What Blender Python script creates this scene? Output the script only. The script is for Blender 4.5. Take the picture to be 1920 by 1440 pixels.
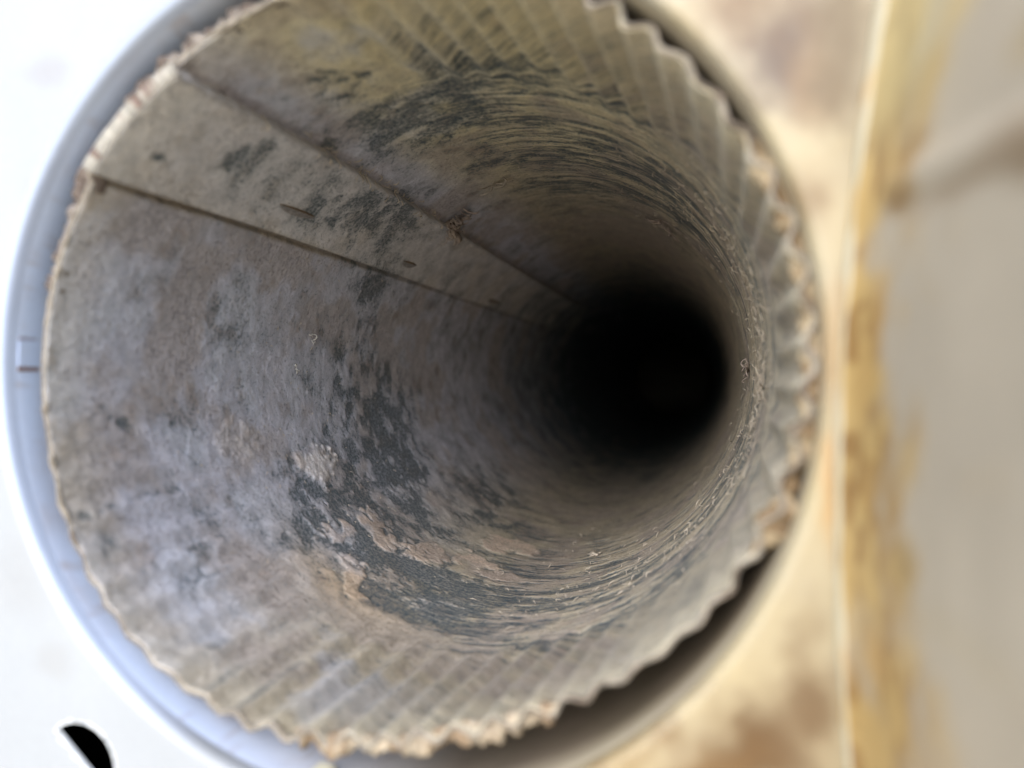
import bpy, bmesh, math
import numpy as np
from mathutils import Matrix, Vector

scene = bpy.context.scene
for o in list(bpy.data.objects):
    bpy.data.objects.remove(o)
COL = scene.collection
MM = 0.001
R = math.radians

# Working frame, in millimetres: p = along the wall, q = up the wall, n = out of the wall.
# The duct axis is the n axis, its mouth lies at n = 0.  World: X = p, Y = -n, Z = q.
def W(p, q, n):
    return np.stack([np.asarray(p, float), -np.asarray(n, float), np.asarray(q, float)], -1) * MM
def Wv(p, q, n):
    return Vector((p * MM, -n * MM, q * MM))

# ------------------------------------------------------------------ camera
cam = bpy.data.cameras.new('camera')
cam.lens, cam.sensor_width = 26.0, 36.0
cam.clip_start, cam.clip_end = 0.002, 2000.0
camo = bpy.data.objects.new('camera', cam)
COL.objects.link(camo)
cy_, sy_, cp_, sp_ = math.cos(.2555), math.sin(.2555), math.cos(-.004), math.sin(-.004)
Ry = np.array([[cy_, 0, sy_], [0, 1, 0], [-sy_, 0, cy_]])
Rx = np.array([[1, 0, 0], [0, cp_, -sp_], [0, sp_, cp_]])
RC = Rx @ Ry
axes = [Vector((RC[0, k], -RC[2, k], RC[1, k])) for k in range(3)]
m = Matrix.Identity(4)
for k in range(3):
    for j in range(3):
        m[j][k] = axes[k][j]
m.translation = Wv(39.1, -2.95, 82.47)
camo.matrix_world = m
cam.dof.use_dof = True
cam.dof.focus_distance = 0.170
cam.dof.aperture_fstop = 10.5
cam.dof.aperture_blades = 0
scene.camera = camo

# ------------------------------------------------------------------ sky, sun, exposure
SUN_EL, SUN_AZ = R(26), R(187)   # azimuth from +Y towards +X
world = bpy.data.worlds.new('World')
scene.world = world
world.use_nodes = True
wn = world.node_tree
bg = wn.nodes['Background']
sky = wn.nodes.new('ShaderNodeTexSky')
sky.sky_type = 'NISHITA'
sky.sun_disc = False
sky.sun_elevation, sky.sun_rotation = SUN_EL, SUN_AZ
sky.dust_density = 0.6
sky.ozone_density = 2.5
wn.links.new(sky.outputs[0], bg.inputs['Color'])
bg.inputs['Strength'].default_value = 0.15
sun = bpy.data.lights.new('sun', 'SUN')
sun.energy, sun.angle, sun.color = 2.0, R(62), (1.0, 0.975, 0.95)
suno = bpy.data.objects.new('sun', sun)
COL.objects.link(suno)
sd = Vector((math.sin(SUN_AZ) * math.cos(SUN_EL), math.cos(SUN_AZ) * math.cos(SUN_EL), math.sin(SUN_EL)))
suno.rotation_euler = sd.to_track_quat('Z', 'Y').to_euler()
suno.location = sd * 3
vs = scene.view_settings
vs.view_transform, vs.look, vs.gamma = 'Standard', 'None', 1.0
vs.exposure = 1.28
try:
    vs.use_curve_mapping = False
except Exception:
    pass
scene.cycles.max_bounces = 8
scene.cycles.diffuse_bounces = 6
scene.cycles.use_denoising = True

# ------------------------------------------------------------------ noise
def _tab(seed, a, b):
    return np.random.default_rng(seed).random((a, b))
def vn(u, v, seed, pu, pv=64):
    t = _tab(seed, pu, pv)
    u = np.mod(u, pu); v = np.mod(v, pv)
    i = np.floor(u).astype(int); j = np.floor(v).astype(int)
    a = u - i; b = v - j
    a = a * a * a * (a * (6 * a - 15) + 10); b = b * b * b * (b * (6 * b - 15) + 10)
    i %= pu; j %= pv
    i1 = (i + 1) % pu; j1 = (j + 1) % pv
    return (t[i, j] * (1 - a) + t[i1, j] * a) * (1 - b) + (t[i, j1] * (1 - a) + t[i1, j1] * a) * b
def fbm(u, v, seed, pu, pv=64, octv=4, gain=.5):
    s = 0; a = 1.; tot = 0
    for k in range(octv):
        s = s + a * vn(u * 2 ** k, v * 2 ** k, seed + 17 * k, pu * 2 ** k, pv * 2 ** k)
        tot += a; a *= gain
    return s / tot
def sst(a, b, x):
    t = np.clip((x - a) / (b - a), 0, 1)
    return t * t * (3 - 2 * t)
def adist(t, c):
    return (t - c + 180.) % 360. - 180.
def blob(t, d, tc, dc, wt, wd, rot=0.):
    """soft spot on the duct wall: t = degrees, d = depth, widths in degrees and mm"""
    x = adist(t, tc) / wt; y = (d - dc) / wd
    c, s = math.cos(rot), math.sin(rot)
    x, y = c * x + s * y, -s * x + c * y
    return np.exp(-(x * x + y * y))

# ------------------------------------------------------------------ mesh helpers
def mesh_from(name, V, F, mat, parent=None, smooth=True, attrs=None):
    me = bpy.data.meshes.new(name)
    V = np.asarray(V, np.float32); F = np.asarray(F, np.int32)
    k = F.shape[1]
    me.vertices.add(len(V)); me.vertices.foreach_set('co', V.ravel())
    me.loops.add(F.size); me.loops.foreach_set('vertex_index', F.ravel())
    me.polygons.add(len(F)); me.polygons.foreach_set('loop_start', np.arange(0, F.size, k, dtype=np.int32))
    me.update(calc_edges=True)
    if smooth:
        me.polygons.foreach_set('use_smooth', np.ones(len(F), bool))
    for an, (ty, arr) in (attrs or {}).items():
        at = me.attributes.new(an, ty, 'POINT')
        key = {'FLOAT': 'value', 'FLOAT_COLOR': 'color', 'FLOAT_VECTOR': 'vector'}[ty]
        at.data.foreach_set(key, np.asarray(arr, np.float32).ravel())
    me.materials.append(mat)
    ob = bpy.data.objects.new(name, me)
    COL.objects.link(ob)
    if parent is not None:
        ob.parent = parent
    return ob
def grid_faces(nr, nc, wrap=False, flip=False):
    r = np.arange(nr - 1)[:, None]; c = np.arange(nc if wrap else nc - 1)[None, :]
    c1 = (c + 1) % nc
    a = r * nc + c; b = r * nc + c1; d = (r + 1) * nc + c; e = (r + 1) * nc + c1
    F = np.stack([a, b, e, d], -1).reshape(-1, 4)
    return F[:, ::-1] if flip else F
def rgba(c):
    return np.concatenate([c, np.ones(c.shape[:-1] + (1,))], -1)
def thing(name, label, cat, loc, group=None):
    o = bpy.data.objects.new(name, None)
    o.empty_display_size = .02
    o.location = loc
    COL.objects.link(o)
    tag(o, label, cat, group)
    bpy.context.view_layer.update()
    return o
def tag(o, label=None, cat=None, group=None, kind=None):
    for k, v in (('label', label), ('category', cat), ('group', group), ('kind', kind)):
        if v:
            o[k] = v
def adopt(o, parent):
    o.parent = parent
    o.matrix_parent_inverse = parent.matrix_world.inverted()
def mixc(a, b, t):
    return a * (1 - t[..., None]) + np.asarray(b) * t[..., None]

# ------------------------------------------------------------------ materials
def newmat(name):
    mt = bpy.data.materials.new(name); mt.use_nodes = True
    nt = mt.node_tree
    return mt, nt, nt.nodes, nt.links, nt.nodes['Principled BSDF']
def N(nodes, t, **kw):
    n = nodes.new(t)
    for k, v in kw.items():
        if k in n.inputs:
            n.inputs[k].default_value = v
        else:
            setattr(n, k, v)
    return n
def mat_surface(name, rough, fine_scale, fine_amt, bump, bump_scale, spec=.3, translucent=None, blotch=(60, .15)):
    """colour attribute 'col' broken up by fine object-space noise, with bump relief"""
    mt, nt, ns, lk, pb = newmat(name)
    at = N(ns, 'ShaderNodeAttribute', attribute_name='col')
    tc = N(ns, 'ShaderNodeTexCoord')
    nz = N(ns, 'ShaderNodeTexNoise', Scale=fine_scale, Detail=5.0, Roughness=.65)
    lk.new(tc.outputs['Object'], nz.inputs['Vector'])
    mr = N(ns, 'ShaderNodeMapRange'); mr.inputs['From Min'].default_value = .25; mr.inputs['From Max'].default_value = .75
    mr.inputs['To Min'].default_value = 1 - fine_amt; mr.inputs['To Max'].default_value = 1 + fine_amt
    lk.new(nz.outputs['Fac'], mr.inputs['Value'])
    nb = N(ns, 'ShaderNodeTexNoise', Scale=blotch[0], Detail=4.0, Roughness=.6)
    lk.new(tc.outputs['Object'], nb.inputs['Vector'])
    mb = N(ns, 'ShaderNodeMapRange'); mb.inputs['From Min'].default_value = .3; mb.inputs['From Max'].default_value = .7
    mb.inputs['To Min'].default_value = 1 - blotch[1]; mb.inputs['To Max'].default_value = 1 + blotch[1]
    lk.new(nb.outputs['Fac'], mb.inputs['Value'])
    mu = N(ns, 'ShaderNodeMath', operation='MULTIPLY')
    lk.new(mr.outputs[0], mu.inputs[0]); lk.new(mb.outputs[0], mu.inputs[1])
    vm = N(ns, 'ShaderNodeVectorMath', operation='SCALE')
    lk.new(at.outputs['Color'], vm.inputs[0]); lk.new(mu.outputs[0], vm.inputs['Scale'])
    lk.new(vm.outputs[0], pb.inputs['Base Color'])
    pb.inputs['Roughness'].default_value = rough
    pb.inputs['Specular IOR Level'].default_value = spec
    if bump:
        bn = N(ns, 'ShaderNodeTexNoise', Scale=bump_scale, Detail=6.0, Roughness=.7)
        lk.new(tc.outputs['Object'], bn.inputs['Vector'])
        bp = N(ns, 'ShaderNodeBump', Strength=1.0, Distance=bump)
        lk.new(bn.outputs['Fac'], bp.inputs['Height']); lk.new(bp.outputs[0], pb.inputs['Normal'])
    if translucent:
        tr = N(ns, 'ShaderNodeBsdfTranslucent'); tr.inputs['Color'].default_value = (*translucent[0], 1)
        mx = N(ns, 'ShaderNodeMixShader'); mx.inputs[0].default_value = translucent[1]
        lk.new(pb.outputs[0], mx.inputs[1]); lk.new(tr.outputs[0], mx.inputs[2])
        lk.new(mx.outputs[0], ns['Material Output'].inputs['Surface'])
    return mt
def mat_duct():
    """zinc-grey sheet under a felt of dust: 'bare' says where the dust has gone, 'col' is the dust's colour"""
    mt, nt, ns, lk, pb = newmat('dusty_sheet_metal')
    at = N(ns, 'ShaderNodeAttribute', attribute_name='col')
    ab = N(ns, 'ShaderNodeAttribute', attribute_name='bare')
    ac = N(ns, 'ShaderNodeAttribute', attribute_name='cyl')
    # streaks run round the pipe: compress the arc-length axis
    mp = N(ns, 'ShaderNodeVectorMath', operation='MULTIPLY'); mp.inputs[1].default_value = (.22, 1, 1)
    lk.new(ac.outputs['Vector'], mp.inputs[0])
    st = N(ns, 'ShaderNodeTexNoise', Scale=900.0, Detail=5.0, Roughness=.65)
    lk.new(mp.outputs[0], st.inputs['Vector'])
    sp = N(ns, 'ShaderNodeTexNoise', Scale=1300.0, Detail=6.0, Roughness=.75)
    lk.new(ac.outputs['Vector'], sp.inputs['Vector'])
    # bare threshold
    a1 = N(ns, 'ShaderNodeMath', operation='MULTIPLY_ADD'); a1.inputs[1].default_value = 2.2; a1.inputs[2].default_value = -1.1
    lk.new(st.outputs['Fac'], a1.inputs[0])
    ak = N(ns, 'ShaderNodeAttribute', attribute_name='strk')
    am = N(ns, 'ShaderNodeMath', operation='MULTIPLY'); lk.new(a1.outputs[0], am.inputs[0]); lk.new(ak.outputs['Fac'], am.inputs[1])
    a2 = N(ns, 'ShaderNodeMath', operation='MULTIPLY_ADD'); a2.inputs[1].default_value = 2.8; a2.inputs[2].default_value = -1.4
    lk.new(sp.outputs['Fac'], a2.inputs[0])
    a3 = N(ns, 'ShaderNodeMath', operation='ADD'); lk.new(am.outputs[0], a3.inputs[0]); lk.new(a2.outputs[0], a3.inputs[1])
    a4 = N(ns, 'ShaderNodeMath', operation='ADD'); lk.new(a3.outputs[0], a4.inputs[0]); lk.new(ab.outputs['Fac'], a4.inputs[1])
    th = N(ns, 'ShaderNodeMapRange', interpolation_type='SMOOTHSTEP')
    th.inputs['From Min'].default_value = .12; th.inputs['From Max'].default_value = 1.05
    lk.new(a4.outputs[0], th.inputs['Value'])
    # dust grain
    g = N(ns, 'ShaderNodeMapRange'); g.inputs['From Min'].default_value = .3; g.inputs['From Max'].default_value = .7
    g.inputs['To Min'].default_value = .55; g.inputs['To Max'].default_value = 1.45
    lk.new(sp.outputs['Fac'], g.inputs['Value'])
    g2 = N(ns, 'ShaderNodeMapRange'); g2.inputs['From Min'].default_value = .3; g2.inputs['From Max'].default_value = .7
    g2.inputs['To Min'].default_value = .9; g2.inputs['To Max'].default_value = 1.1
    lk.new(st.outputs['Fac'], g2.inputs['Value'])
    gm = N(ns, 'ShaderNodeMath', operation='MULTIPLY'); lk.new(g.outputs[0], gm.inputs[0]); lk.new(g2.outputs[0], gm.inputs[1])
    dc = N(ns, 'ShaderNodeVectorMath', operation='SCALE'); lk.new(at.outputs['Color'], dc.inputs[0]); lk.new(gm.outputs[0], dc.inputs['Scale'])
    mc = N(ns, 'ShaderNodeMix', data_type='RGBA')
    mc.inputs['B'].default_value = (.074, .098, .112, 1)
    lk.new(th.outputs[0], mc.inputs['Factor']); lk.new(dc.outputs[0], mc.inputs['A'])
    mco = [o for o in mc.outputs if o.type == 'RGBA'][0]
    mci = [i for i in mc.inputs if i.type == 'RGBA']
    mci[1].default_value = (.074, .098, .112, 1)
    lk.new(dc.outputs[0], mci[0])
    lk.new(mco, pb.inputs['Base Color'])
    ro = N(ns, 'ShaderNodeMapRange'); ro.inputs['To Min'].default_value = .95; ro.inputs['To Max'].default_value = .55
    lk.new(th.outputs[0], ro.inputs['Value']); lk.new(ro.outputs[0], pb.inputs['Roughness'])
    pb.inputs['Specular IOR Level'].default_value = .25
    # relief: the dust stands above the metal and is grainy
    h1 = N(ns, 'ShaderNodeMath', operation='MULTIPLY_ADD'); h1.inputs[1].default_value = -.35
    lk.new(th.outputs[0], h1.inputs[0]); lk.new(sp.outputs['Fac'], h1.inputs[2])
    bp = N(ns, 'ShaderNodeBump', Strength=1.0, Distance=.0008)
    lk.new(h1.outputs[0], bp.inputs['Height']); lk.new(bp.outputs[0], pb.inputs['Normal'])
    return mt
def mat_plain(name, c, rough=.8, amt=.2, scale=400., bump=0.0002):
    mt, nt, ns, lk, pb = newmat(name)
    tc = N(ns, 'ShaderNodeTexCoord')
    nz = N(ns, 'ShaderNodeTexNoise', Scale=scale, Detail=4.0, Roughness=.6)
    lk.new(tc.outputs['Object'], nz.inputs['Vector'])
    cr = N(ns, 'ShaderNodeValToRGB')
    cr.color_ramp.elements[0].position = .3; cr.color_ramp.elements[1].position = .7
    cr.color_ramp.elements[0].color = (*[x * (1 - amt) for x in c], 1)
    cr.color_ramp.elements[1].color = (*[x * (1 + amt) for x in c], 1)
    lk.new(nz.outputs['Fac'], cr.inputs[0]); lk.new(cr.outputs[0], pb.inputs['Base Color'])
    pb.inputs['Roughness'].default_value = rough
    pb.inputs['Specular IOR Level'].default_value = .25
    if bump:
        bp = N(ns, 'ShaderNodeBump', Strength=.6, Distance=bump)
        lk.new(nz.outputs['Fac'], bp.inputs['Height']); lk.new(bp.outputs[0], pb.inputs['Normal'])
    return mt
M_DUCT = mat_duct()
M_PLATE = mat_surface('yellowed_white_plastic', .45, 900, .03, .00004, 500, spec=.4, blotch=(45, .04))
M_HOOD = mat_surface('hood_plastic', .45, 700, .04, .00005, 400, spec=.4, translucent=((.75, .55, .25), .06), blotch=(60, .06))
M_CRUST = mat_surface('caked_lint', .98, 900, .3, .0004, 1500, spec=.1, blotch=(300, .2))
M_LINT = mat_plain('pale_lint', (.54, .46, .37), .95, .25, 700., 0)
M_LINT_W = mat_plain('white_lint', (.66, .63, .60), .95, .15, 700., 0)
M_LINT_R = mat_plain('rusty_lint', (.40, .325, .28), .95, .25, 700., 0)
M_GROUND = mat_plain('paving', (.68, .56, .38), .9, .15, 3., 0)
M_WALL = mat_plain('dark_timber', (.014, .010, .008), .9, .3, 60., .0005)  # near-black puts the cut-out's shade into the wall colour

# ------------------------------------------------------------------ setting
S = 60.0
g = mesh_from('ground', [(-S, -S, -.55), (S, -S, -.55), (S, S, -.55), (-S, S, -.55)], [(0, 1, 2, 3)], M_GROUND, smooth=False)  # unseen ground sheet, added to bounce warm light upwards
g['kind'] = 'structure'

HC = (-1.26, -1.34)      # centre of the opening in the plate
HR = 52.0                # its radius
PLATE = 3.3              # front of the plate
def rect_dist(a, p0, p1, q0, q1):
    """distance from HC along angle a to a rectangle"""
    c, s = np.cos(a), np.sin(a)
    with np.errstate(divide='ignore', invalid='ignore'):
        tx = np.where(c > 0, (p1 - HC[0]) / c, (p0 - HC[0]) / c)
        ty = np.where(s > 0, (q1 - HC[1]) / s, (q0 - HC[1]) / s)
    tx = np.where(np.abs(c) < 1e-9, 1e9, tx); ty = np.where(np.abs(s) < 1e-9, 1e9, ty)
    return np.minimum(tx, ty)
def ring_mesh(rows):
    """rows: list of (p, q, n) arrays over one turn -> closed (torus) surface"""
    V = np.concatenate([W(*r) for r in rows])
    nc = len(rows[0][0]); nr = len(rows)
    r = np.arange(nr)[:, None]; c = np.arange(nc)[None, :]
    r1 = (r + 1) % nr; c1 = (c + 1) % nc
    F = np.stack([r * nc + c, r * nc + c1, r1 * nc + c1, r1 * nc + c], -1).reshape(-1, 4)
    return V, F

# wall behind the plate
NA = 180
ang = np.linspace(0, 2 * np.pi, NA, endpoint=False)
rd = rect_dist(ang, -300, 300, -300, 300)
ci = lambda r: (HC[0] + r * np.cos(ang), HC[1] + r * np.sin(ang))
rows = [(*ci(58), np.full(NA, -24.)), (*ci(rd), np.full(NA, -24.)), (*ci(rd), np.full(NA, -90.)), (*ci(58), np.full(NA, -90.))]
V, F = ring_mesh(rows)
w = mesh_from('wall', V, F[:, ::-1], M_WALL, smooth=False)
w['kind'] = 'structure'

# ------------------------------------------------------------------ vent hood
hood = thing('vent_hood', 'yellowed white plastic vent hood with round opening, grimy along its side panel', 'vent hood', Wv(HC[0], HC[1], PLATE))
def hood_foot(q):
    return 53.6 + .0016 * (q + 16) ** 2
# -- face plate
NA = 720
ang = np.linspace(0, 2 * np.pi, NA, endpoint=False)
rd = rect_dist(ang, -95, 62, -92, 92)
def pr(r, n):
    r = np.broadcast_to(np.asarray(r, float), ang.shape)
    p = HC[0] + r * np.cos(ang); q = HC[1] + r * np.sin(ang)
    return (p, q, np.full(NA, float(n)))
rows = []
for t in np.linspace(0, 1, 70)[::-1]:
    t2 = t ** 1.3
    rows.append(pr((HR + 1.3) * (1 - t2) + rd * t2, PLATE))
for k in range(1, 7):
    a = k / 6 * math.pi / 2
    rows.append(pr(HR + 1.3 - 1.3 * math.sin(a), PLATE - 1.3 + 1.3 * math.cos(a)))
rows.append(pr(HR, PLATE - 2.4))
rows.append(pr(HR + .9, PLATE - 2.4))
rows.append(pr(HR + 2.2, PLATE - .6))
rows.append(pr(rd - 3, PLATE - .6))
rows.append(pr(rd - 3, -24.2))
rows.append(pr(rd, -24.2))
V, F = ring_mesh(rows)
P_ = np.concatenate([r[0] for r in rows]); Q_ = np.concatenate([r[1] for r in rows])
def plate_colour(p, q):
    c = np.broadcast_to(np.array([.34, .345, .355]), p.shape + (3,)).copy()
    f1 = fbm(p / 14 + 9, q / 14 + 9, 5, 32, 32, 4); f2 = fbm(p / 5 + 9, q / 5 + 9, 6, 64, 64, 4)
    # yellowing and yellow bounce light painted in, growing towards the hood's side panel
    yel = sst(5, 46, p + 10 * (f1 - .5) - .35 * q * (q < 0)) * .85
    c = mixc(c, (.42, .325, .165), yel * (.65 + .5 * f1))
    def stain(pc, qc, rp, rq, k):
        d = np.sqrt(((p - pc) / rp) ** 2 + ((q - qc) / rq) ** 2) + (f2 - .5) * 1.3 + (f1 - .5) * .8
        return sst(1.6, .1, d) * k
    br = (.12, .066, .026)
    for pc, qc, rp, rq, k, colr in ((44.5, -41, 8.5, 8, 1.0, br), (38, -49, 13, 8, .95, (.17, .095, .036)), (49, -36, 3.2, 10, .9, (.16, .10, .05)),
                                    (46.5, 31, 4.5, 6.5, 1.0, (.12, .082, .058)), (50.0, 27, 2.4, 5.0, .6, (.25, .16, .08)), (43, 36, 6, 4.5, .9, (.17, .105, .055)),
                                    (52.5, 34, 2.6, 16, .9, (.16, .115, .065)), (48.5, 15.5, 4.0, 3.5, .9, (.22, .15, .08)), (51.5, -14, 1.2, 7, .75, (.45, .26, .10)),
                                    (51.5, -1, 1.2, 7, .7, (.38, .24, .11)), (30, -60, 10, 6, .5, (.5, .34, .17)), (40, 47, 9, 5, .5, (.5, .36, .22)),
                                    (-45, 38, 4.0, 1.6, .25, (.22, .17, .17)), (-50, -30, 6, 5, .16, (.2, .17, .15)), (-44, -40, 3, 2, .15, (.2, .16, .12)), (-48, 22, 2, 5, .12, (.2, .18, .18))):
        c = mixc(c, colr, stain(pc, qc, rp, rq, k))
    return c
pc = plate_colour(P_, Q_)
rad_ = np.hypot(P_ - HC[0], Q_ - HC[1])
pc = mixc(pc, (.60, .67, .84), sst(HR + 1.0, HR + .3, rad_) * sst(-5, -25, P_ - .3 * Q_))  # blue sky reflection painted onto the lip's left side
plate = mesh_from('face_plate', V, F, M_PLATE, attrs={'col': ('FLOAT_COLOR', rgba(pc))})
# D-shaped cut-out low on the plate
A, B = np.array([-44.0, -49.0]), np.array([-35.6, -56.6])
mid = (A + B) / 2; ch = B - A; L = np.hypot(*ch); u = ch / L; v = np.array([-u[1], u[0]])
sag = 5.0; rr = (L * L / 4 + sag * sag) / (2 * sag); cen = mid + v * (sag - rr)
a0 = math.asin(L / 2 / rr)
pts = [cen + rr * (math.sin(t) * u + math.cos(t) * v) for t in np.linspace(-a0, a0, 40)]
bm = bmesh.new()
lo = [bm.verts.new(Wv(x, y, -6)) for x, y in pts]; hi = [bm.verts.new(Wv(x, y, 9)) for x, y in pts]
bm.faces.new(lo); bm.faces.new(hi[::-1])
for i in range(len(pts)):
    j = (i + 1) % len(pts)
    bm.faces.new((lo[j], lo[i], hi[i], hi[j]))
bmesh.ops.recalc_face_normals(bm, faces=bm.faces)
cm = bpy.data.meshes.new('cut'); bm.to_mesh(cm); bm.free()
cut = bpy.data.objects.new('cut', cm); COL.objects.link(cut)
bm = bmesh.new(); bm.from_mesh(plate.data); bmesh.ops.recalc_face_normals(bm, faces=bm.faces); bm.to_mesh(plate.data); bm.free()
md = plate.modifiers.new('cut', 'BOOLEAN'); md.operation = 'DIFFERENCE'; md.object = cut; md.solver = 'EXACT'
dg = bpy.context.evaluated_depsgraph_get()
nm = bpy.data.meshes.new_from_object(plate.evaluated_get(dg), preserve_all_data_layers=True, depsgraph=dg)
plate.modifiers.clear(); plate.data = nm; nm.name = 'face_plate'
bpy.data.objects.remove(cut)
plate.data.set_sharp_from_angle(angle=R(35))
adopt(plate, hood)

# -- collar: the sleeve the duct is pushed into
NA = 480
ang = np.linspace(0, 2 * np.pi, NA, endpoint=False)
deg = np.degrees(ang)
prof = [(HR + .03, .92), (HR + .0, .55), (HR - .05, 0), (HR - .1, -2), (HR - .2, -5), (HR - .3, -8), (HR - .3, -12), (HR - .3, -22), (HR - .3, -48), (0, -48.2), (50.3, -48.4), (50.3, -49), (HR + 1.8, -49), (HR + 1.8, .85)]
rows = []
for r, n in prof:
    k = float(sst(-5, -30, n)) if r < HR + 1 else 0.     # further back the sleeve is true to the duct
    r = r or 51.6
    rows.append((HC[0] * (1 - k) + r * np.cos(ang), HC[1] * (1 - k) + r * np.sin(ang), np.full(NA, n)))
V, F = ring_mesh(rows)
TH = np.tile(deg, len(prof)); NN = np.repeat([n for _, n in prof], NA)
f1 = fbm(TH / 360 * 40, NN / 3 + 20, 31, 40, 32, 4); f2 = fbm(TH / 360 * 160, NN / 6 + 20, 33, 160, 32, 3)
c = np.broadcast_to(np.array([.68, .76, .95]), TH.shape + (3,)).copy()  # white plastic, the sky's blue reflection painted into its colour
warm = sst(-125, -60, np.where(TH > 180, TH - 360, TH)) * (np.where(TH > 180, TH - 360, TH) < 150) * sst(130, 80, np.where(TH > 180, TH - 360, TH))
c = mixc(c, (.50, .40, .25), warm * .95)
c = mixc(c, (.40, .30, .25), sst(.62, .8, f2) * .35 + sst(.55, .8, f1) * .2)
c = mixc(c, (.34, .25, .19), blob(TH, NN, 203, -1.5, 5, 2.0) * .5 * f1 + blob(TH, NN, 219, -1, 6, 1.2) * .4 * f2)
XX = np.where(TH > 180, TH - 360, TH)
c = mixc(c, (.05, .037, .022), sst(.2, -4.5, NN) * sst(-100, -75, XX) * sst(95, 70, XX) * .85)  # shade of the gap painted on the sleeve, blacker further back
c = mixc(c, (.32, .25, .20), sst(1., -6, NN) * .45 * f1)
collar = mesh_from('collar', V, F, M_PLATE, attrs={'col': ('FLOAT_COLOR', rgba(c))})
bm = bmesh.new(); bm.from_mesh(collar.data); bmesh.ops.recalc_face_normals(bm, faces=bm.faces); bm.to_mesh(collar.data); bm.free()
collar.data.set_sharp_from_angle(angle=R(35))
adopt(collar, hood)
def const_attr(ob, c):
    me = ob.data
    at = me.attributes.new('col', 'FLOAT_COLOR', 'POINT')
    at.data.foreach_set('color', np.tile((*c, 1.), len(me.vertices)).astype(np.float32))
def polar_box(name, t0, t1, r0, r1, n0, n1, mat, parent, col, seg=12, bev=.15):
    """a small block following the round opening"""
    bm = bmesh.new()
    loops = []
    for t in np.linspace(R(t0), R(t1), seg):
        c_, s_ = math.cos(t), math.sin(t)
        loops.append([bm.verts.new(Wv(HC[0] + r * c_, HC[1] + r * s_, n)) for r, n in ((r0, n0), (r1, n0), (r1, n1), (r0, n1))])
    for a, b in zip(loops[:-1], loops[1:]):
        for k in range(4):
            bm.faces.new((a[k], a[(k + 1) % 4], b[(k + 1) % 4], b[k]))
    bm.faces.new(loops[0][::-1]); bm.faces.new(loops[-1])
    bmesh.ops.recalc_face_normals(bm, faces=bm.faces)
    es = [e for e in bm.edges if len(e.link_faces) == 2 and e.calc_face_angle(0) > .6]
    bmesh.ops.bevel(bm, geom=es, offset=bev * MM, segments=2, affect='EDGES')
    me = bpy.data.meshes.new(name); bm.to_mesh(me); bm.free()
    me.materials.append(mat)
    o = bpy.data.objects.new(name, me); COL.objects.link(o)
    const_attr(o, col)
    adopt(o, parent)
    return o
tab = polar_box('latch_tab', 175.6, 179.4, HR - .16, HR + .3, -14, .45, M_PLATE, collar, (.68, .76, .95), 12, .05)  # carries the collar's painted sky blue
polar_box('slit_edge', 179.5, 180.2, HR - .13, HR + .3, -14, .5, M_PLATE, collar, (.30, .20, .19), 4, .03)
polar_box('slit_edge', 174.9, 175.4, HR - .11, HR + .3, -14, .5, M_PLATE, collar, (.44, .42, .50), 4, .03)
polar_box('moulded_nub', 261.5, 264.5, HR - 1.3, HR + .4, -3, PLATE + .4, M_PLATE, collar, (.80, .74, .55), 8, .4)

# -- side panel rising beside the opening, and the bead along its foot
nq, nn = 260, 200
q = np.linspace(-92, 92, nq); n = np.linspace(0, 1, nn) ** 1.2 * 62 + PLATE + .3
QQ, NN = np.meshgrid(q, n)
f1 = fbm(QQ / 9 + 20, NN / 9 + 20, 41, 64, 64, 4); f2 = fbm(QQ / 3 + 40, NN / 3 + 20, 43, 128, 128, 4)
# a raised moulding runs aslant across the panel
rib = np.exp(-((QQ - (13.5 - .13 * (NN - 14))) / 1.1) ** 2) * sst(8, 16, NN)
PP = hood_foot(QQ) + .075 * (NN - PLATE) - .7 * rib - 1.5 * np.exp(-((NN - PLATE) / 2.2)) + .25 * (f1 - .5)
c = np.broadcast_to(np.array([.46, .385, .29]), QQ.shape + (3,)).copy()
foot = sst(25, 8, NN + (f1 - .5) * 40 + (f2 - .5) * 18)
c = mixc(c, (.52, .335, .115), foot * .9)
c = mixc(c, (.27, .14, .045), foot * sst(.46, .62, f2) * .85)
c = mixc(c, (.56, .45, .22), sst(14, 24, QQ) * sst(30, 12, NN) * .7)
def sp(qc, nc, rq, rn, k, colr, rot=0):
    global c
    x = QQ - qc; y = NN - nc
    x, y = math.cos(rot) * x + math.sin(rot) * y, -math.sin(rot) * x + math.cos(rot) * y
    d = np.sqrt((x / rq) ** 2 + (y / rn) ** 2) + (f2 - .5) * .9 + (f1 - .5) * .6
    c = mixc(c, colr, sst(1.2, .3, d) * k)
br = (.28, .17, .08)
sp(11.8, 15.5, 1.6, 5, .9, br); sp(10.2, 30, 1.3, 16, .75, (.33, .24, .16)); sp(9.0, 38, 1.6, 4, .75, (.26, .18, .11))
sp(16, 36, 1.5, 3.5, .6, (.40, .29, .15)); sp(2.5, 12, 4.5, 3.0, .7, (.47, .28, .10))
sp(-6.5, 22, 1.4, 1.8, .65, (.42, .27, .12)); sp(-17, 20.5, 2.4, 3.0, .75, (.34, .22, .09)); sp(-19.5, 31, 1.6, 10, .55, (.45, .37, .26))
sp(-12, 11, 3.0, 2.6, .6, (.52, .31, .10)); sp(-27, 12, 3, 3.5, .65, (.50, .30, .12)); sp(-20.5, 38, 1.5, 3, .45, (.42, .34, .25))
sp(-3, 9, 5, 2.5, .5, (.50, .30, .10)); sp(24, 24, 3, 4, .4, (.62, .44, .16))
panel = mesh_from('side_panel', W(PP, QQ, NN).reshape(-1, 3), grid_faces(nn, nq), M_HOOD, attrs={'col': ('FLOAT_COLOR', rgba(c).reshape(-1, 4))})
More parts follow.
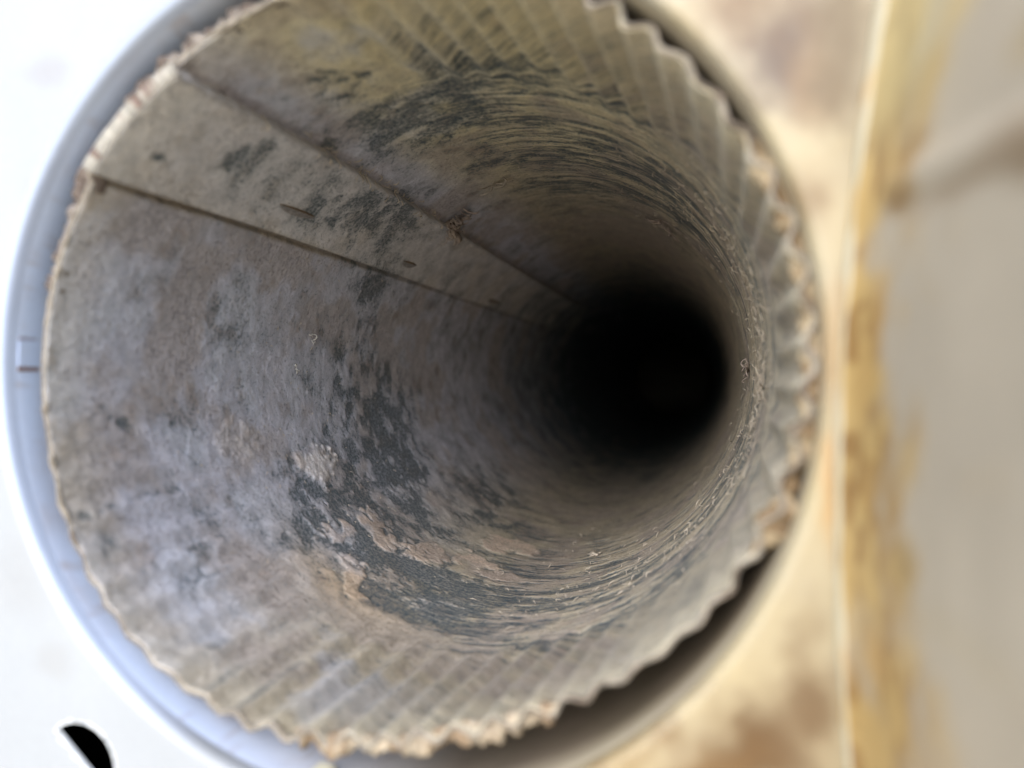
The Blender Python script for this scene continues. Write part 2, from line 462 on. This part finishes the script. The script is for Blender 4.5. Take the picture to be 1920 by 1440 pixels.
sm = panel.modifiers.new('thickness', 'SOLIDIFY'); sm.thickness = .0022; sm.offset = 0
adopt(panel, hood)
q = np.linspace(-92, 92, 400); ta = np.linspace(0, 2 * np.pi, 20, endpoint=False)
QQ, TA = np.meshgrid(q, ta, indexing='ij')
rad = 1.0 + .35 * (fbm(q / 7 + 20, q * 0, 51, 64, 8, 3) - .5)[:, None] * np.ones_like(TA) + .35 * sst(8, 40, QQ)
PP = hood_foot(QQ) - 1.2 + rad * np.cos(TA); NN = PLATE + .9 + rad * np.sin(TA)
f1 = fbm(QQ / 5 + 30, TA, 52, 64, 8, 3)
c = np.broadcast_to(np.array([.46, .40, .28]), QQ.shape + (3,)).copy()
c = mixc(c, (.52, .32, .13), sst(.6, .8, f1) * .6)
bead = mesh_from('corner_bead', W(PP, QQ, NN).reshape(-1, 3), grid_faces(400, 20, wrap=True), M_PLATE, attrs={'col': ('FLOAT_COLOR', rgba(c).reshape(-1, 4))})
adopt(bead, hood)

# ------------------------------------------------------------------ duct pipe
RIM = np.array([(-180, 49.2), (-169, 49.3), (-156, 50.2), (-144, 50.6), (-134, 50.9), (-122, 50.2), (-110, 49.4), (-99, 47.6), (-91, 46.6), (-77, 45.2),
                (-69, 45.3), (-56, 46.1), (-45, 47.0), (-29, 48.6), (-23, 48.7), (-11, 49.3), (4, 49.7), (15, 49.4), (30, 48.6), (45, 48.2),
                (53, 48.0), (80, 47.3), (105, 46.6), (116, 46.8), (125, 47.3), (147, 47.5), (162, 48.0)])
tt = np.concatenate([RIM[:, 0] - 360, RIM[:, 0], RIM[:, 0] + 360]); rv = np.tile(RIM[:, 1], 3)
fine = np.arange(-540, 540, 1.0)
ri = np.interp(fine, tt, rv)
ker = np.exp(-(np.arange(-15, 16) / 6.) ** 2); ker /= ker.sum()
ri = np.convolve(ri, ker, 'same')
def rim_r(t):
    return np.interp((np.asarray(t) + 180) % 360 - 180, fine, ri)
RP = 49.6
S0, S1 = 126.0, 148.2      # the lapped seam strip
def crimp_mask(t):
    x = (np.asarray(t) + 180) % 360 - 180
    return (.28 * sst(-174, -155, x) + .72 * sst(-142, -108, x)) * sst(112, 92, x) * (1 - .3 * np.exp(-((x + 42) / 26) ** 2))
def body_r(t, d):
    """inner radius of the pipe at angle t (degrees) and depth d (mm)"""
    k = sst(-2, 46, d)
    base = rim_r(t) * (1 - k) + (RP + .25 * np.sin(np.radians(2 * t + 40))) * k
    return base
def wall_r(t, d):
    r = body_r(t, d)
    fade = sst(45, 26, d + 3.5 * np.sin(np.radians(t * 3.3)) + 3 * np.sin(np.radians(t * 11)))
    jit = .35 * np.sin(np.radians(t * 5)) + .3 * np.sin(np.radians(t * 13 + 40))
    ph = np.radians(t) * 60 + jit
    s = np.sin(ph)
    cr = np.where(s > 0, np.abs(s) ** 1.15, -np.abs(s) ** 1.0)
    amp = (.85 + .7 * np.exp(-(adist(t, 88) / 24) ** 2) + .25 * np.exp(-(adist(t, -100) / 25) ** 2)) * (.75 + .35 * np.sin(np.radians(t * 7 + 20)) * np.sin(np.radians(t * 2)))
    r = r - cr * amp * fade * crimp_mask(t)
    # groove beside the seam strip
    r = r + (.25 + .6 * sst(150, 20, d)) * np.exp(-(adist(t, S1 + .6 + .25 * np.sin(d * .19) * np.sin(d * .071)) / .5) ** 2)
    return r
duct = thing('duct_pipe', 'dust-coated round sheet metal duct with crimped mouth and lapped seam, running back into darkness', 'duct', Wv(0, 0, 0))

def duct_fields(T, D):
    """dust thickness (mm), bare metal (0..1) and dust colour over angle T (deg) and depth D (mm)"""
    u = (T - 137.) / 360.
    fa = fbm(u * 24, D / 14 + 3, 61, 24, 64, 5)               # blotches
    fb = fbm(u * 60, D / 5 + 3, 62, 60, 64, 5)                # small blotches
    fs = fbm(u * 14, D / 2.2 + 3, 63, 14, 256, 5, .55)        # streaks round the pipe
    fs2 = fbm(u * 30, D / 1.1 + 3, 64, 30, 512, 4, .55)
    fc = fbm(u * 150, D / 2.0 + 3, 65, 150, 256, 4, .6)       # crumbs
    flute = crimp_mask(T) * sst(44, 30, D)                     # along the crimps the dirt follows the flutes
    fb = fb * (1 - .8 * flute) + .8 * flute * (.5 + .8 * (fbm(u * 180, D / 22 + 3, 59, 180, 64, 3) - .5))
    X = (T + 180) % 360 - 180
    rightside = sst(-120, -75, X) * sst(112, 75, X)            # scraped, streaky half
    bare = .12 + .6 * (fa - .5) + .6 * (fb - .5) * (1 - .3 * rightside)
    bare += rightside * (1.6 * (fs - .5) + .9 * (fs2 - .5) + .12) * sst(24, 42, D) * sst(170, 90, D)
    edge = (fb - .5) * 1.0 + (fc - .5) * .5
    big = np.clip(D / 25, .15, 1)
    Tw = T + big * 16 * (fbm(u * 34, D / 9 + 5, 66, 34, 64, 4) - .5); Dw = D + big * 18 * (fbm(u * 38, D / 8 + 9, 67, 38, 64, 4) - .5)
    wear = np.zeros_like(T)
    def patch(tc, dc, wt, wd, k, rot=0.):
        nonlocal wear
        bb = blob(Tw, Dw, tc, dc, wt, wd, rot)
        wear = wear + k * sst(-.05, 1.05, bb + edge * .9 * sst(.02, .4, bb))
    patch(-124, 64, 27, 18, .30); patch(-98, 68, 26, 18, .34); patch(-163, 105, 24, 24, .5); patch(-140, 92, 22, 20, .4); patch(-118, 66, 22, 17, .4); patch(104, 50, 20, 15, .3); patch(84, 42, 22, 7, .25); patch(70, 90, 40, 20, .2)
    patch(140, 70, 9, 22, .22)
    patch(-136, 62, 17, 8, .62); patch(-118, 57, 12, 11, .62); patch(-113, 68, 13, 11, .6); patch(-103, 66, 14, 7, .55); patch(-128, 76, 9, 7, .5)
    patch(-147, 72, 8, 12, .45); patch(-100, 52, 16, 5, .4); patch(-150, 58, 7, 4, .4)
    patch(-160, 100, 18, 5, .5); patch(-178, 90, 5, 7, .5); patch(-150, 116, 18, 6, .42); patch(-168, 112, 12, 6, .35)
    patch(-126, 150, 12, 22, .5); patch(-112, 128, 12, 12, .45); patch(-95, 100, 12, 12, .38); patch(-88, 76, 16, 8, .4)
    patch(158, 96, 6, 9, .36); patch(170, 84, 4, 7, .28); patch(-172, 128, 9, 12, .3)
    patch(137, 64, 8, 12, .34); patch(134.5, 21, 3.5, 5, .38); patch(141.2, 6.7, 1.0, 1.3, .55); patch(131, 80, 5, 10, .25)
    patch(113, 24, 1.3, 6, .5, .5); patch(109.5, 25, 1.1, 4.5, .55, .5); patch(118, 48, 5, 12, .34); patch(103, 56, 9, 8, .30)
    patch(-168.5, 12, 1.6, 1.4, .55); patch(-171.5, 11, 1.2, 1.2, .5); patch(-154.6, 2.5, .9, 4, .65); patch(-149, 4, 2.5, 3, .4)
    patch(166, 26, 7, 7, .16); patch(-160, 22, 9, 7, .1); patch(-143, 22, 6, 4, .2); patch(-136, 14, 3, 3, .3)
    for t_, d_, w_, s_, k_ in ((75, 33, 14, 2.0, .5), (88, 62, 12, 2.2, .5), (60, 44, 14, 2, .4), (82, 84, 20, 3, .4), (55, 72, 25, 2.2, .35), (70, 108, 22, 4, .3),
                               (-70, 63, 26, 1.7, .55), (-45, 47, 20, 1.6, .5), (-28, 36, 16, 1.3, .45), (-60, 80, 26, 2.4, .4), (-12, 62, 26, 2.0, .45), (8, 40, 20, 1.4, .4),
                               (20, 54, 24, 1.6, .4), (-80, 90, 22, 2.2, .42), (-40, 100, 25, 3, .3), (-85, 45, 14, 1.6, .35)):
        patch(t_, d_, w_, s_, k_)
    fm = fbm(u * 46, D / 1.9 + 3, 68, 46, 256, 5, .65) * rightside + (1 - rightside) * fbm(u * 110, D / 2.6 + 3, 69, 110, 256, 5, .65)
    fm2 = fbm(u * 26, D / 9 + 3, 70, 26, 64, 3)
    bare += 1.05 * (1 - np.exp(-1.5 * wear)) * np.clip(.55 + 2.2 * (fm - .36) * (.5 + 1.0 * fm2), .25, 1.2)
    # crimp valleys hold bare, dark lines
    cm_ = crimp_mask(T) * sst(38, 25, D)
    bare += cm_ * (.5 - .4 * sst(-100, -70, X)) * np.clip(np.cos(np.radians(T) * 60 - .6), 0, 1) ** 2 * sst(.45, .7, fb)
    bare += .85 * np.clip((D - 190) / 300, 0, 1)            # shade of the deep bore, painted in as bare metal
    bare -= .12 * sst(30, 0, D)
    # islands of thick dust that stayed on the dark patch
    isl = np.zeros_like(T)
    for t_, d_, wt, wd in ((-131, 70, 6, 4), (-118.5, 79, 5, 6), (-124, 49.5, 5, 3.5), (-134, 57, 3.5, 3), (-111, 90, 4, 4), (-104, 112, 6, 6), (-100, 84, 4, 3)):
        isl = np.maximum(isl, sst(.25, .6, blob(Tw, Dw, t_, d_, wt * 1.3, wd * 1.3) * .9 + edge * .7 * sst(.02, .3, blob(Tw, Dw, t_, d_, wt * 1.3, wd * 1.3))))
    bare -= .75 * isl
    lump = sst(.35, .7, blob(T, D, -154, 67, 6, 9) + edge * .8) * (.4 + fc) + sst(.4, .7, blob(T, D, -163, 42, 5, 9) + edge * .8) * .5 * fc
    bare -= .5 * np.clip(lump, 0, 1)
    dust = .25 + .9 * (fa - .4) + .5 * (fb - .5) + .35 * (fc - .5) + .7 * lump + .06 * isl
    dust = np.clip(dust, 0.02, 2.0) * sst(.85, .15, bare) * .55 + .10 * (fc - .5)
    # dust colour, tinted by side to carry cool and warm light
    c = np.broadcast_to(np.array([.315, .31, .352]), T.shape + (3,)).copy()       # mauve-grey dust, sky's cool light painted into the left wall
    c = mixc(c, (.285, .242, .18), sst(-155, -105, X) * sst(118, 100, X) * np.ones_like(D))  # tan dust, with the right half's warm bounce painted in
    c = mixc(c, (.46, .405, .265), sst(40, 75, X) * sst(123, 108, X) * sst(150, 20, D) * .9)  # top of the bore lightened: bounce light painted into the dust
    c = mixc(c, (.36, .28, .225), isl * .75)
    c = mixc(c, (.36, .37, .42), sst(.5, .68, fa) * sst(120, 20, D) * (1 - rightside) * .55)
    c = mixc(c, (.22, .185, .165), sst(.52, .36, fa) * .55)
    c = mixc(c, (.40, .30, .20), blob(T, D, -125, 44, 14, 7) * .7)
    c = mixc(c, (.50, .46, .44), np.clip(lump, 0, 1) * .6)
    c = mixc(c, (.24, .18, .14), sst(.62, .75, fb) * .35)
    c = mixc(c, (.44, .38, .27), sst(12, 0, D) * (.35 + .4 * rightside))
    c = mixc(c, (.17, .138, .098), sst(1.5, .4, np.abs(adist(T, S1 + .6)) + .9 * (fb - .5)) * (.35 + .4 * sst(170, 60, D)))
    c = mixc(c, (.15, .105, .105), sst(1.9, .3, np.abs(adist(T, S0 - .5)) + 2.5 * (fb - .5)) * .3 * (X < S0))  # shadow line of the strip's edge painted in, with purple lint
    c = mixc(c, (.44, .41, .375), (X > S0) * (X < S1) * .55)
    c = c * (1.50 + .7 * fc)[..., None]
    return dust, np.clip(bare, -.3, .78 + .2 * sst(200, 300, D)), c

d_in = np.concatenate([np.arange(0, 130, .36), np.arange(130, 260, 1.0), np.arange(260, 400, 3.), np.arange(400, 901, 25.)])
NT = 1200
t_deg = 137. + np.arange(NT + 1) / NT * 360.
DD, TT = np.meshgrid(d_in, t_deg, indexing='ij')
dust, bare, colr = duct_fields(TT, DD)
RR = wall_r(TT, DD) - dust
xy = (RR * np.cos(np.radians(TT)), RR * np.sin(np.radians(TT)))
rowsP, rowsQ, rowsN = [xy[0]], [xy[1]], [-DD]
Vin = W(xy[0], xy[1], -DD).reshape(-1, 3)
# outside of the sheet, from the rim back past the collar
d_out = np.array([60., 40., 20., 10., 5., 2., .6, .1])
DO, TO = np.meshgrid(d_out, t_deg, indexing='ij')
RO = wall_r(TO, DO) + .6
Vout = W(RO * np.cos(np.radians(TO)), RO * np.sin(np.radians(TO)), -DO).reshape(-1, 3)
# elbow turning down behind the wall, closed where the run goes on
BR = 110.0
a_el = np.linspace(0, R(80), 24)[1:]
AE, TE = np.meshgrid(a_el, t_deg, indexing='ij')
rr_ = wall_r(TE, 901.)
pe, qe = rr_ * np.cos(np.radians(TE)), rr_ * np.sin(np.radians(TE))
Vel = W(-BR + (pe + BR) * np.cos(AE), qe, -900 - (pe + BR) * np.sin(AE)).reshape(-1, 3)
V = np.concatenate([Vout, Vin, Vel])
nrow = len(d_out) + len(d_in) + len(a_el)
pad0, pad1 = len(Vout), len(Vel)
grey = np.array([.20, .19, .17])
colA = np.concatenate([np.tile(grey, (pad0, 1)), colr.reshape(-1, 3), np.tile(grey * .4, (pad1, 1))])  # elbow and cap darkened: shade of the far end painted in
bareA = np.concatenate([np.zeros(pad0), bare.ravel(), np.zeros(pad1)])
cylA = np.concatenate([np.stack([np.radians(TO) * .05, DO * MM, TO * 0], -1).reshape(-1, 3),
                       np.stack([np.radians(TT) * .05, DD * MM, TT * 0], -1).reshape(-1, 3),
                       np.stack([np.radians(TE) * .05, .9 + AE * .1, TE * 0], -1).reshape(-1, 3)])
F = grid_faces(nrow, NT + 1)
lastrow = V[(nrow - 1) * (NT + 1):nrow * (NT + 1)]
V = np.concatenate([V, np.tile(lastrow.mean(0), (NT + 1, 1))])
F = np.concatenate([F, grid_faces(2, NT + 1) + (nrow - 1) * (NT + 1)])
colA = np.concatenate([colA, np.tile(grey * .4, (NT + 1, 1))]); bareA = np.concatenate([bareA, np.zeros(NT + 1)]); cylA = np.concatenate([cylA, np.zeros((NT + 1, 3))])
strkA = .12 + .88 * sst(-128, -85, (np.degrees(cylA[:, 0] / .05) + 180) % 360 - 180) * sst(118, 85, (np.degrees(cylA[:, 0] / .05) + 180) % 360 - 180)
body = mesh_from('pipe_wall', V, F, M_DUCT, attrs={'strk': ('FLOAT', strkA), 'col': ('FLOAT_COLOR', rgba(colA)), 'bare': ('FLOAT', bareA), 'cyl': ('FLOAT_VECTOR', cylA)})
adopt(body, duct)

# -- seam strip: the lapped edge of the sheet, standing proud of the wall
ds = np.concatenate([np.arange(-.9, 130, .36), np.arange(130, 331, 1.5)])
nt = 110
w_ = np.linspace(0, 1, nt)
DD, WW = np.meshgrid(ds, w_, indexing='ij')
wob = .75 * (fbm(ds / 3 + 4, ds * 0, 71, 256, 4, 5, .6) - .5)
TT = S0 + wob[:, None] * 1.6 * (1 - WW) + (S1 - S0) * WW
dust, bare, colr = duct_fields(TT, np.maximum(DD, 0))
lift = 2.1 - 1.6 * WW
lift = lift + .25 * np.exp(-(WW / .03) ** 2) * (fbm(DD / 3 + 4, WW, 72, 256, 8, 3)) + .12 * np.exp(-((1 - WW) / .05) ** 2)
base = body_r(TT, np.maximum(DD, 0))
RR = base - lift - dust * .45
colr = mixc(colr, (.50, .465, .46), sst(.07, .0, WW + .05 * (fbm(DD / 2 + 4, WW * 5, 74, 512, 16, 3) - .5)) * .8)
# edge rows fold back to the wall
Pt = np.concatenate([np.full((len(ds), 1), S0) + wob[:, None] * 1.6 + .05, TT, np.full((len(ds), 1), S1)], 1)
Rt = np.concatenate([base[:, :1] + .2, RR, base[:, -1:] + .2], 1)
Dt = np.concatenate([DD[:, :1], DD, DD[:, -1:]], 1)
colr = np.concatenate([colr[:, :1] * .9, colr, colr[:, -1:] * .5], 1); bare = np.concatenate([bare[:, :1] * 0, bare, bare[:, -1:] * 0], 1)
# front end: a folded, pale edge
fold = np.array([.44, .40, .34])
Pf = np.stack([Pt[0], Pt[0], Pt[0]]); Rf = np.stack([Rt[0] + 3.0, Rt[0] + 2.2, Rt[0] + .25]); Df = np.stack([Dt[0] + .9, Dt[0] - .2, Dt[0] - .45])
Rf[:, 0] = Rt[0, 1] + .6; Rf[:, -1] = Rt[0, -2] + .6
Pt = np.concatenate([Pf, Pt]); Rt = np.concatenate([Rf, Rt]); Dt = np.concatenate([Df, Dt])
fz = fbm(np.arange(nt + 2) / 6, np.arange(nt + 2) * 0, 73, 64, 4, 3)
cf = np.stack([mixc(np.tile(fold, (nt + 2, 1)), (.22, .15, .12), sst(.5, .75, fz + o)) for o in (.12, .0, -.1)])
colr = np.concatenate([cf, colr]); bare = np.concatenate([np.full((3, nt + 2), -.3), bare])
V = W(Rt * np.cos(np.radians(Pt)), Rt * np.sin(np.radians(Pt)), -Dt).reshape(-1, 3)
strip = mesh_from('seam_strip', V, grid_faces(*Pt.shape), M_DUCT,
                  attrs={'col': ('FLOAT_COLOR', rgba(colr).reshape(-1, 4)), 'bare': ('FLOAT', bare.ravel()), 'strk': ('FLOAT', np.full(bare.size, .12)),
                         'cyl': ('FLOAT_VECTOR', np.stack([np.radians(Pt) * .05, Dt * MM, Pt * 0 + .3], -1).reshape(-1, 3))})
adopt(strip, duct)

# -- punched lock tabs in the strip: a slit with one lip pressed inwards
def lock_tab(tc, d0, d1, wt, h):
    a, b = np.linspace(0, 1, 40), np.linspace(0, 1, 16)
    A_, B_ = np.meshgrid(a, b, indexing='ij')
    D_ = d0 + (d1 - d0) * A_
    half = np.sin(np.pi * np.clip(A_, 0, 1)) ** .6
    T_ = tc - .35 * (A_ - .5) + wt * half * (B_ - .25)
    hgt = h * half * np.where(B_ < .18, 1 - ((.18 - B_) / .18) * .9, ((1 - B_) / .82) ** 1.3)
    wloc = (T_ - S0) / (S1 - S0)
    r_ = body_r(T_, D_) - (2.1 - 1.6 * wloc) - .1 - hgt + np.where(B_ < .01, .7, 0) + np.where((B_ > .99) | (A_ < .01) | (A_ > .99), .35, 0)
    fc = fbm(A_ * 8, B_ * 3, 75, 16, 8, 3)
    col = np.tile(np.array([.34, .31, .29]), A_.shape + (1,)) * (.75 + .5 * fc)[..., None]
    col = mixc(col, (.20, .12, .06), sst(.22, .05, B_))
    o = mesh_from('lock_tab', W(r_ * np.cos(np.radians(T_)), r_ * np.sin(np.radians(T_)), -D_).reshape(-1, 3), grid_faces(40, 16), M_DUCT,
                  attrs={'col': ('FLOAT_COLOR', rgba(col).reshape(-1, 4)), 'bare': ('FLOAT', np.full(A_.size, -.2)),
                         'cyl': ('FLOAT_VECTOR', np.stack([np.radians(T_) * .05, D_ * MM, T_ * 0 + .6], -1).reshape(-1, 3))})
    adopt(o, strip)
lock_tab(141.2, 40, 53, 2.2, .8)
lock_tab(143.0, 101, 110, 2.6, .9)
lock_tab(145.0, 185, 200, 2.8, .9)

# -- rim edge: the cut lip of the sheet, furred with dust
def ring_tube(name, tdeg, rc, nc_, rad, mat, col, squash=1.0, seg=12, closed=True, parent=None, rough=None):
    ta = np.linspace(0, 2 * np.pi, seg, endpoint=False)
    T_, A_ = np.meshgrid(tdeg, ta, indexing='ij')
    rd_ = rad[:, None] * np.ones_like(A_)
    if rough is not None:
        rd_ = rd_ * (1 + rough * (fbm(T_ / 360 * 220, A_ / (2 * np.pi) * 4, 81, 220, 4, 3) - .5))
    rr2 = rc[:, None] + rd_ * np.cos(A_)
    n2 = nc_[:, None] + rd_ * np.sin(A_) * squash
    V = W(rr2 * np.cos(np.radians(T_)), rr2 * np.sin(np.radians(T_)), n2).reshape(-1, 3)
    nr = len(tdeg)
    if closed:
        r = np.arange(nr)[:, None]; c_ = np.arange(seg)[None, :]
        F = np.stack([r * seg + c_, r * seg + (c_ + 1) % seg, ((r + 1) % nr) * seg + (c_ + 1) % seg, ((r + 1) % nr) * seg + c_], -1).reshape(-1, 4)
    else:
        F = grid_faces(nr, seg, wrap=True)
    cc = np.repeat(col[:, None, :], seg, 1) * (.75 + .5 * fbm(T_ / 360 * 300, A_, 82, 300, 8, 3))[..., None]
    return mesh_from(name, V, F, mat, attrs={'col': ('FLOAT_COLOR', rgba(cc).reshape(-1, 4))})
td = np.arange(0, 360, .2)
fz = fbm(td / 360 * 90, td * 0, 84, 90, 4, 4)
rad = .26 + .6 * np.clip(fz - .45, 0, 1)
col = mixc(np.tile(np.array([.31, .265, .215]), (len(td), 1)), (.17, .13, .10), sst(.5, .75, fbm(td / 360 * 60, td * 0, 85, 60, 4, 4)))
rim_o = ring_tube('rim_edge', td, wall_r(td, np.zeros_like(td)) + .2, -.1 + 0 * td, rad, M_CRUST, col, 1.0, 10, rough=.7)
adopt(rim_o, duct)

# ------------------------------------------------------------------ lint caked into the gap between duct and collar
def crust(name, t0, t1, label, seed, k_gap, rmin, rmax, colA_, colB_):
    td = np.arange(t0, t1, .15)
    L_ = (td - t0) / (t1 - t0)
    tap = np.minimum(sst(0, .06, L_), sst(1, .94, L_))
    f = fbm(td / 360 * 70, td * 0, seed, 70, 4, 5, .6); f2 = fbm(td / 360 * 200, td * 0, seed + 3, 200, 4, 3)
    rr0 = rim_r(td)
    col_r = np.hypot(*(np.array([HC[0] + HR * np.cos(np.radians(td)), HC[1] + HR * np.sin(np.radians(td))]))) - .4
    gap = np.clip(col_r - rr0, .6, 9)
    rad_ = (rmin + (rmax - rmin) * sst(.3, .7, f)) * (.75 + .5 * f2)
    rad_ = np.minimum(rad_, gap * .5 + .75) * tap + .05
    rc = rr0 + np.minimum(gap * .5, rad_ * k_gap) + .1
    ncen = -.9 - .8 * f
    c_ = mixc(np.tile(np.array(colA_), (len(td), 1)), colB_, sst(.42, .65, f2))
    o = ring_tube(name, td, rc, ncen, rad_, M_CRUST, c_, .9, 18, closed=False, rough=1.1)
    o['kind'] = 'stuff'
    tag(o, label, 'lint')
    return o
crust('caked_lint', -27, 30, 'tan lint caked between the duct mouth and the collar beside the side panel', 91, .75, .6, 2.1, (.40, .31, .20), (.22, .15, .085))
crust('caked_lint', -104, -60, 'pale tan lint clump filling the gap at the bottom of the duct mouth', 93, .7, .35, 1.5, (.44, .36, .265), (.30, .215, .14))
crust('caked_lint', 84, 172, 'thin grey-brown lint line between duct mouth and collar beside the seam strip', 95, .9, .6, 1.5, (.27, .23, .20), (.16, .125, .105))

# ------------------------------------------------------------------ lint fibres
rng = np.random.default_rng(4)
def fibre(t0, d0, length, rad, curl, lift, heading, seg=8, flat=1.0):
    """one hair: a three-sided tube that leaves the wall and bends over it"""
    s = np.linspace(0, 1, seg)
    ang_ = heading + np.cumsum(rng.normal(0, curl, seg)) + rng.normal(0, curl) * 3 * s
    st_ = length / seg
    x = np.cumsum(np.cos(ang_)) * st_; y = np.cumsum(np.sin(ang_)) * st_
    h = lift * np.sin(np.pi * np.clip(s * rng.uniform(.55, 1.0), 0, 1)) + .1 + rng.uniform(-.1, .1)
    T_ = t0 + np.degrees(x / 49.); D_ = d0 + y
    pos = (T_ - S0) / (S1 - S0)
    inst = ((pos > 0) & (pos < 1))
    r_ = wall_r(T_, np.maximum(D_, .5)) - np.where(inst, 2.1 - 1.6 * pos, 0) - h - .25
    c_ = np.stack([r_ * np.cos(np.radians(T_)), r_ * np.sin(np.radians(T_)), -D_], -1)
    tan = np.gradient(c_, axis=0); tan /= np.linalg.norm(tan, axis=1)[:, None] + 1e-9
    nrm = np.stack([np.cos(np.radians(T_)), np.sin(np.radians(T_)), 0 * T_], -1)
    b = np.cross(tan, nrm); b /= np.linalg.norm(b, axis=1)[:, None] + 1e-9
    nn_ = np.cross(b, tan)
    rs = rad * (.35 + .65 * np.sin(np.pi * np.clip(s * .9 + .08, 0, 1)))
    V = [c_ + rs[:, None] * (math.cos(a) * b * flat + math.sin(a) * nn_) for a in (0, 2.094, 4.189)]
    V = np.stack(V, 1).reshape(-1, 3)
    return W(V[:, 0], V[:, 1], V[:, 2]), grid_faces(seg, 3, wrap=True)
def fibres(name, items, mat):
    Vs, Fs, off = [], [], 0
    for it in items:
        v, f = fibre(*it)
        Vs.append(v); Fs.append(f + off); off += len(v)
    return mesh_from(name, np.concatenate(Vs), np.concatenate(Fs), mat)
def scatter(zones):
    out = []
    for n_, tm, ts, dm, dsg, l0, l1, rd_, lf in zones:
        for _ in range(int(n_ * .9)):
            out.append((rng.normal(tm, ts), abs(rng.normal(dm, dsg)) + 1, rng.uniform(l0, l1), 1.35 * rd_ * rng.uniform(.6, 1.3), .45, lf * rng.uniform(.3, 1.3), rng.uniform(0, 6.28)))
    return out
fz_ = fibres('lint_fibres', scatter([(100, -3, 14, 60, 7, .8, 2.6, .075, .6), (150, 20, 16, 62, 14, .8, 2.4, .07, .6), (90, -38, 18, 66, 14, .8, 2.6, .075, .6),
                                     (120, 65, 22, 90, 26, .7, 2.2, .07, .5), (90, -75, 14, 80, 20, .7, 2.2, .07, .5), (90, S0 - .6, .7, 75, 32, .8, 2.6, .08, .8),
                                     (120, -160, 30, 60, 26, .4, 1.2, .06, .3), (60, 0, 60, 130, 25, .8, 2.5, .08, .7)]), M_LINT)
fz_['kind'] = 'stuff'
tag(fz_, 'short pale lint hairs stuck over the dusty inside of the duct', 'lint')

def tuft(name, label, tc, dc, n_, spread, l0, l1, rad, lift, mat, curl=.5):
    its = [(tc + rng.normal(0, spread) / 49 * 57.3, dc + rng.normal(0, spread), rng.uniform(l0, l1), rad * rng.uniform(.6, 1.4), curl, lift * rng.uniform(.3, 1.3), rng.uniform(0, 6.28), 10, rng.choice([1.0, 1.0, 2.0, 4.0])) for _ in range(n_)]
    o = fibres(name, its, mat)
    tag(o, label, 'lint tuft', 'lint tufts inside the duct')
tuft('lint_tuft', 'largest brownish lint tuft, snagged on the upper edge of the seam strip', S0 - 2.2, 109, 60, 1.6, 2, 5, .24, 2.2, M_LINT_R)
tuft('lint_tuft', 'curled pale lint strand above the large tuft on the seam strip', 106.4, 99, 6, .5, 4, 8, .2, 1.2, M_LINT, .3)
tuft('lint_tuft', 'small tan lint curl on the wall straight above the dark end', 56.5, 126, 9, 1.2, 4, 8, .22, 1.4, M_LINT_R, .35)
tuft('lint_tuft', 'pale bent lint flake among dark streaks on the lower wall', -76.3, 106, 5, .5, 2, 3.6, .2, .8, M_LINT, .3)
tuft('lint_tuft', 'small white lint fleck on the broad grey dust field', 172, 71.6, 6, .5, 1.2, 2.6, .13, .7, M_LINT_W)
tuft('lint_tuft', 'tiny white lint speck low on the broad grey dust field', 180, 65.5, 5, .3, .8, 1.6, .12, .5, M_LINT_W)
tuft('lint_tuft', 'pale lint curl nearest the side panel on the streaked wall', -4.1, 61.6, 12, 1.0, 2.5, 5, .13, 1.2, M_LINT)
tuft('lint_tuft', 'tan lint tuft at the right-hand edge of the dark end', .2, 106, 9, 1.0, 2.5, 5, .2, 1.4, M_LINT_R)
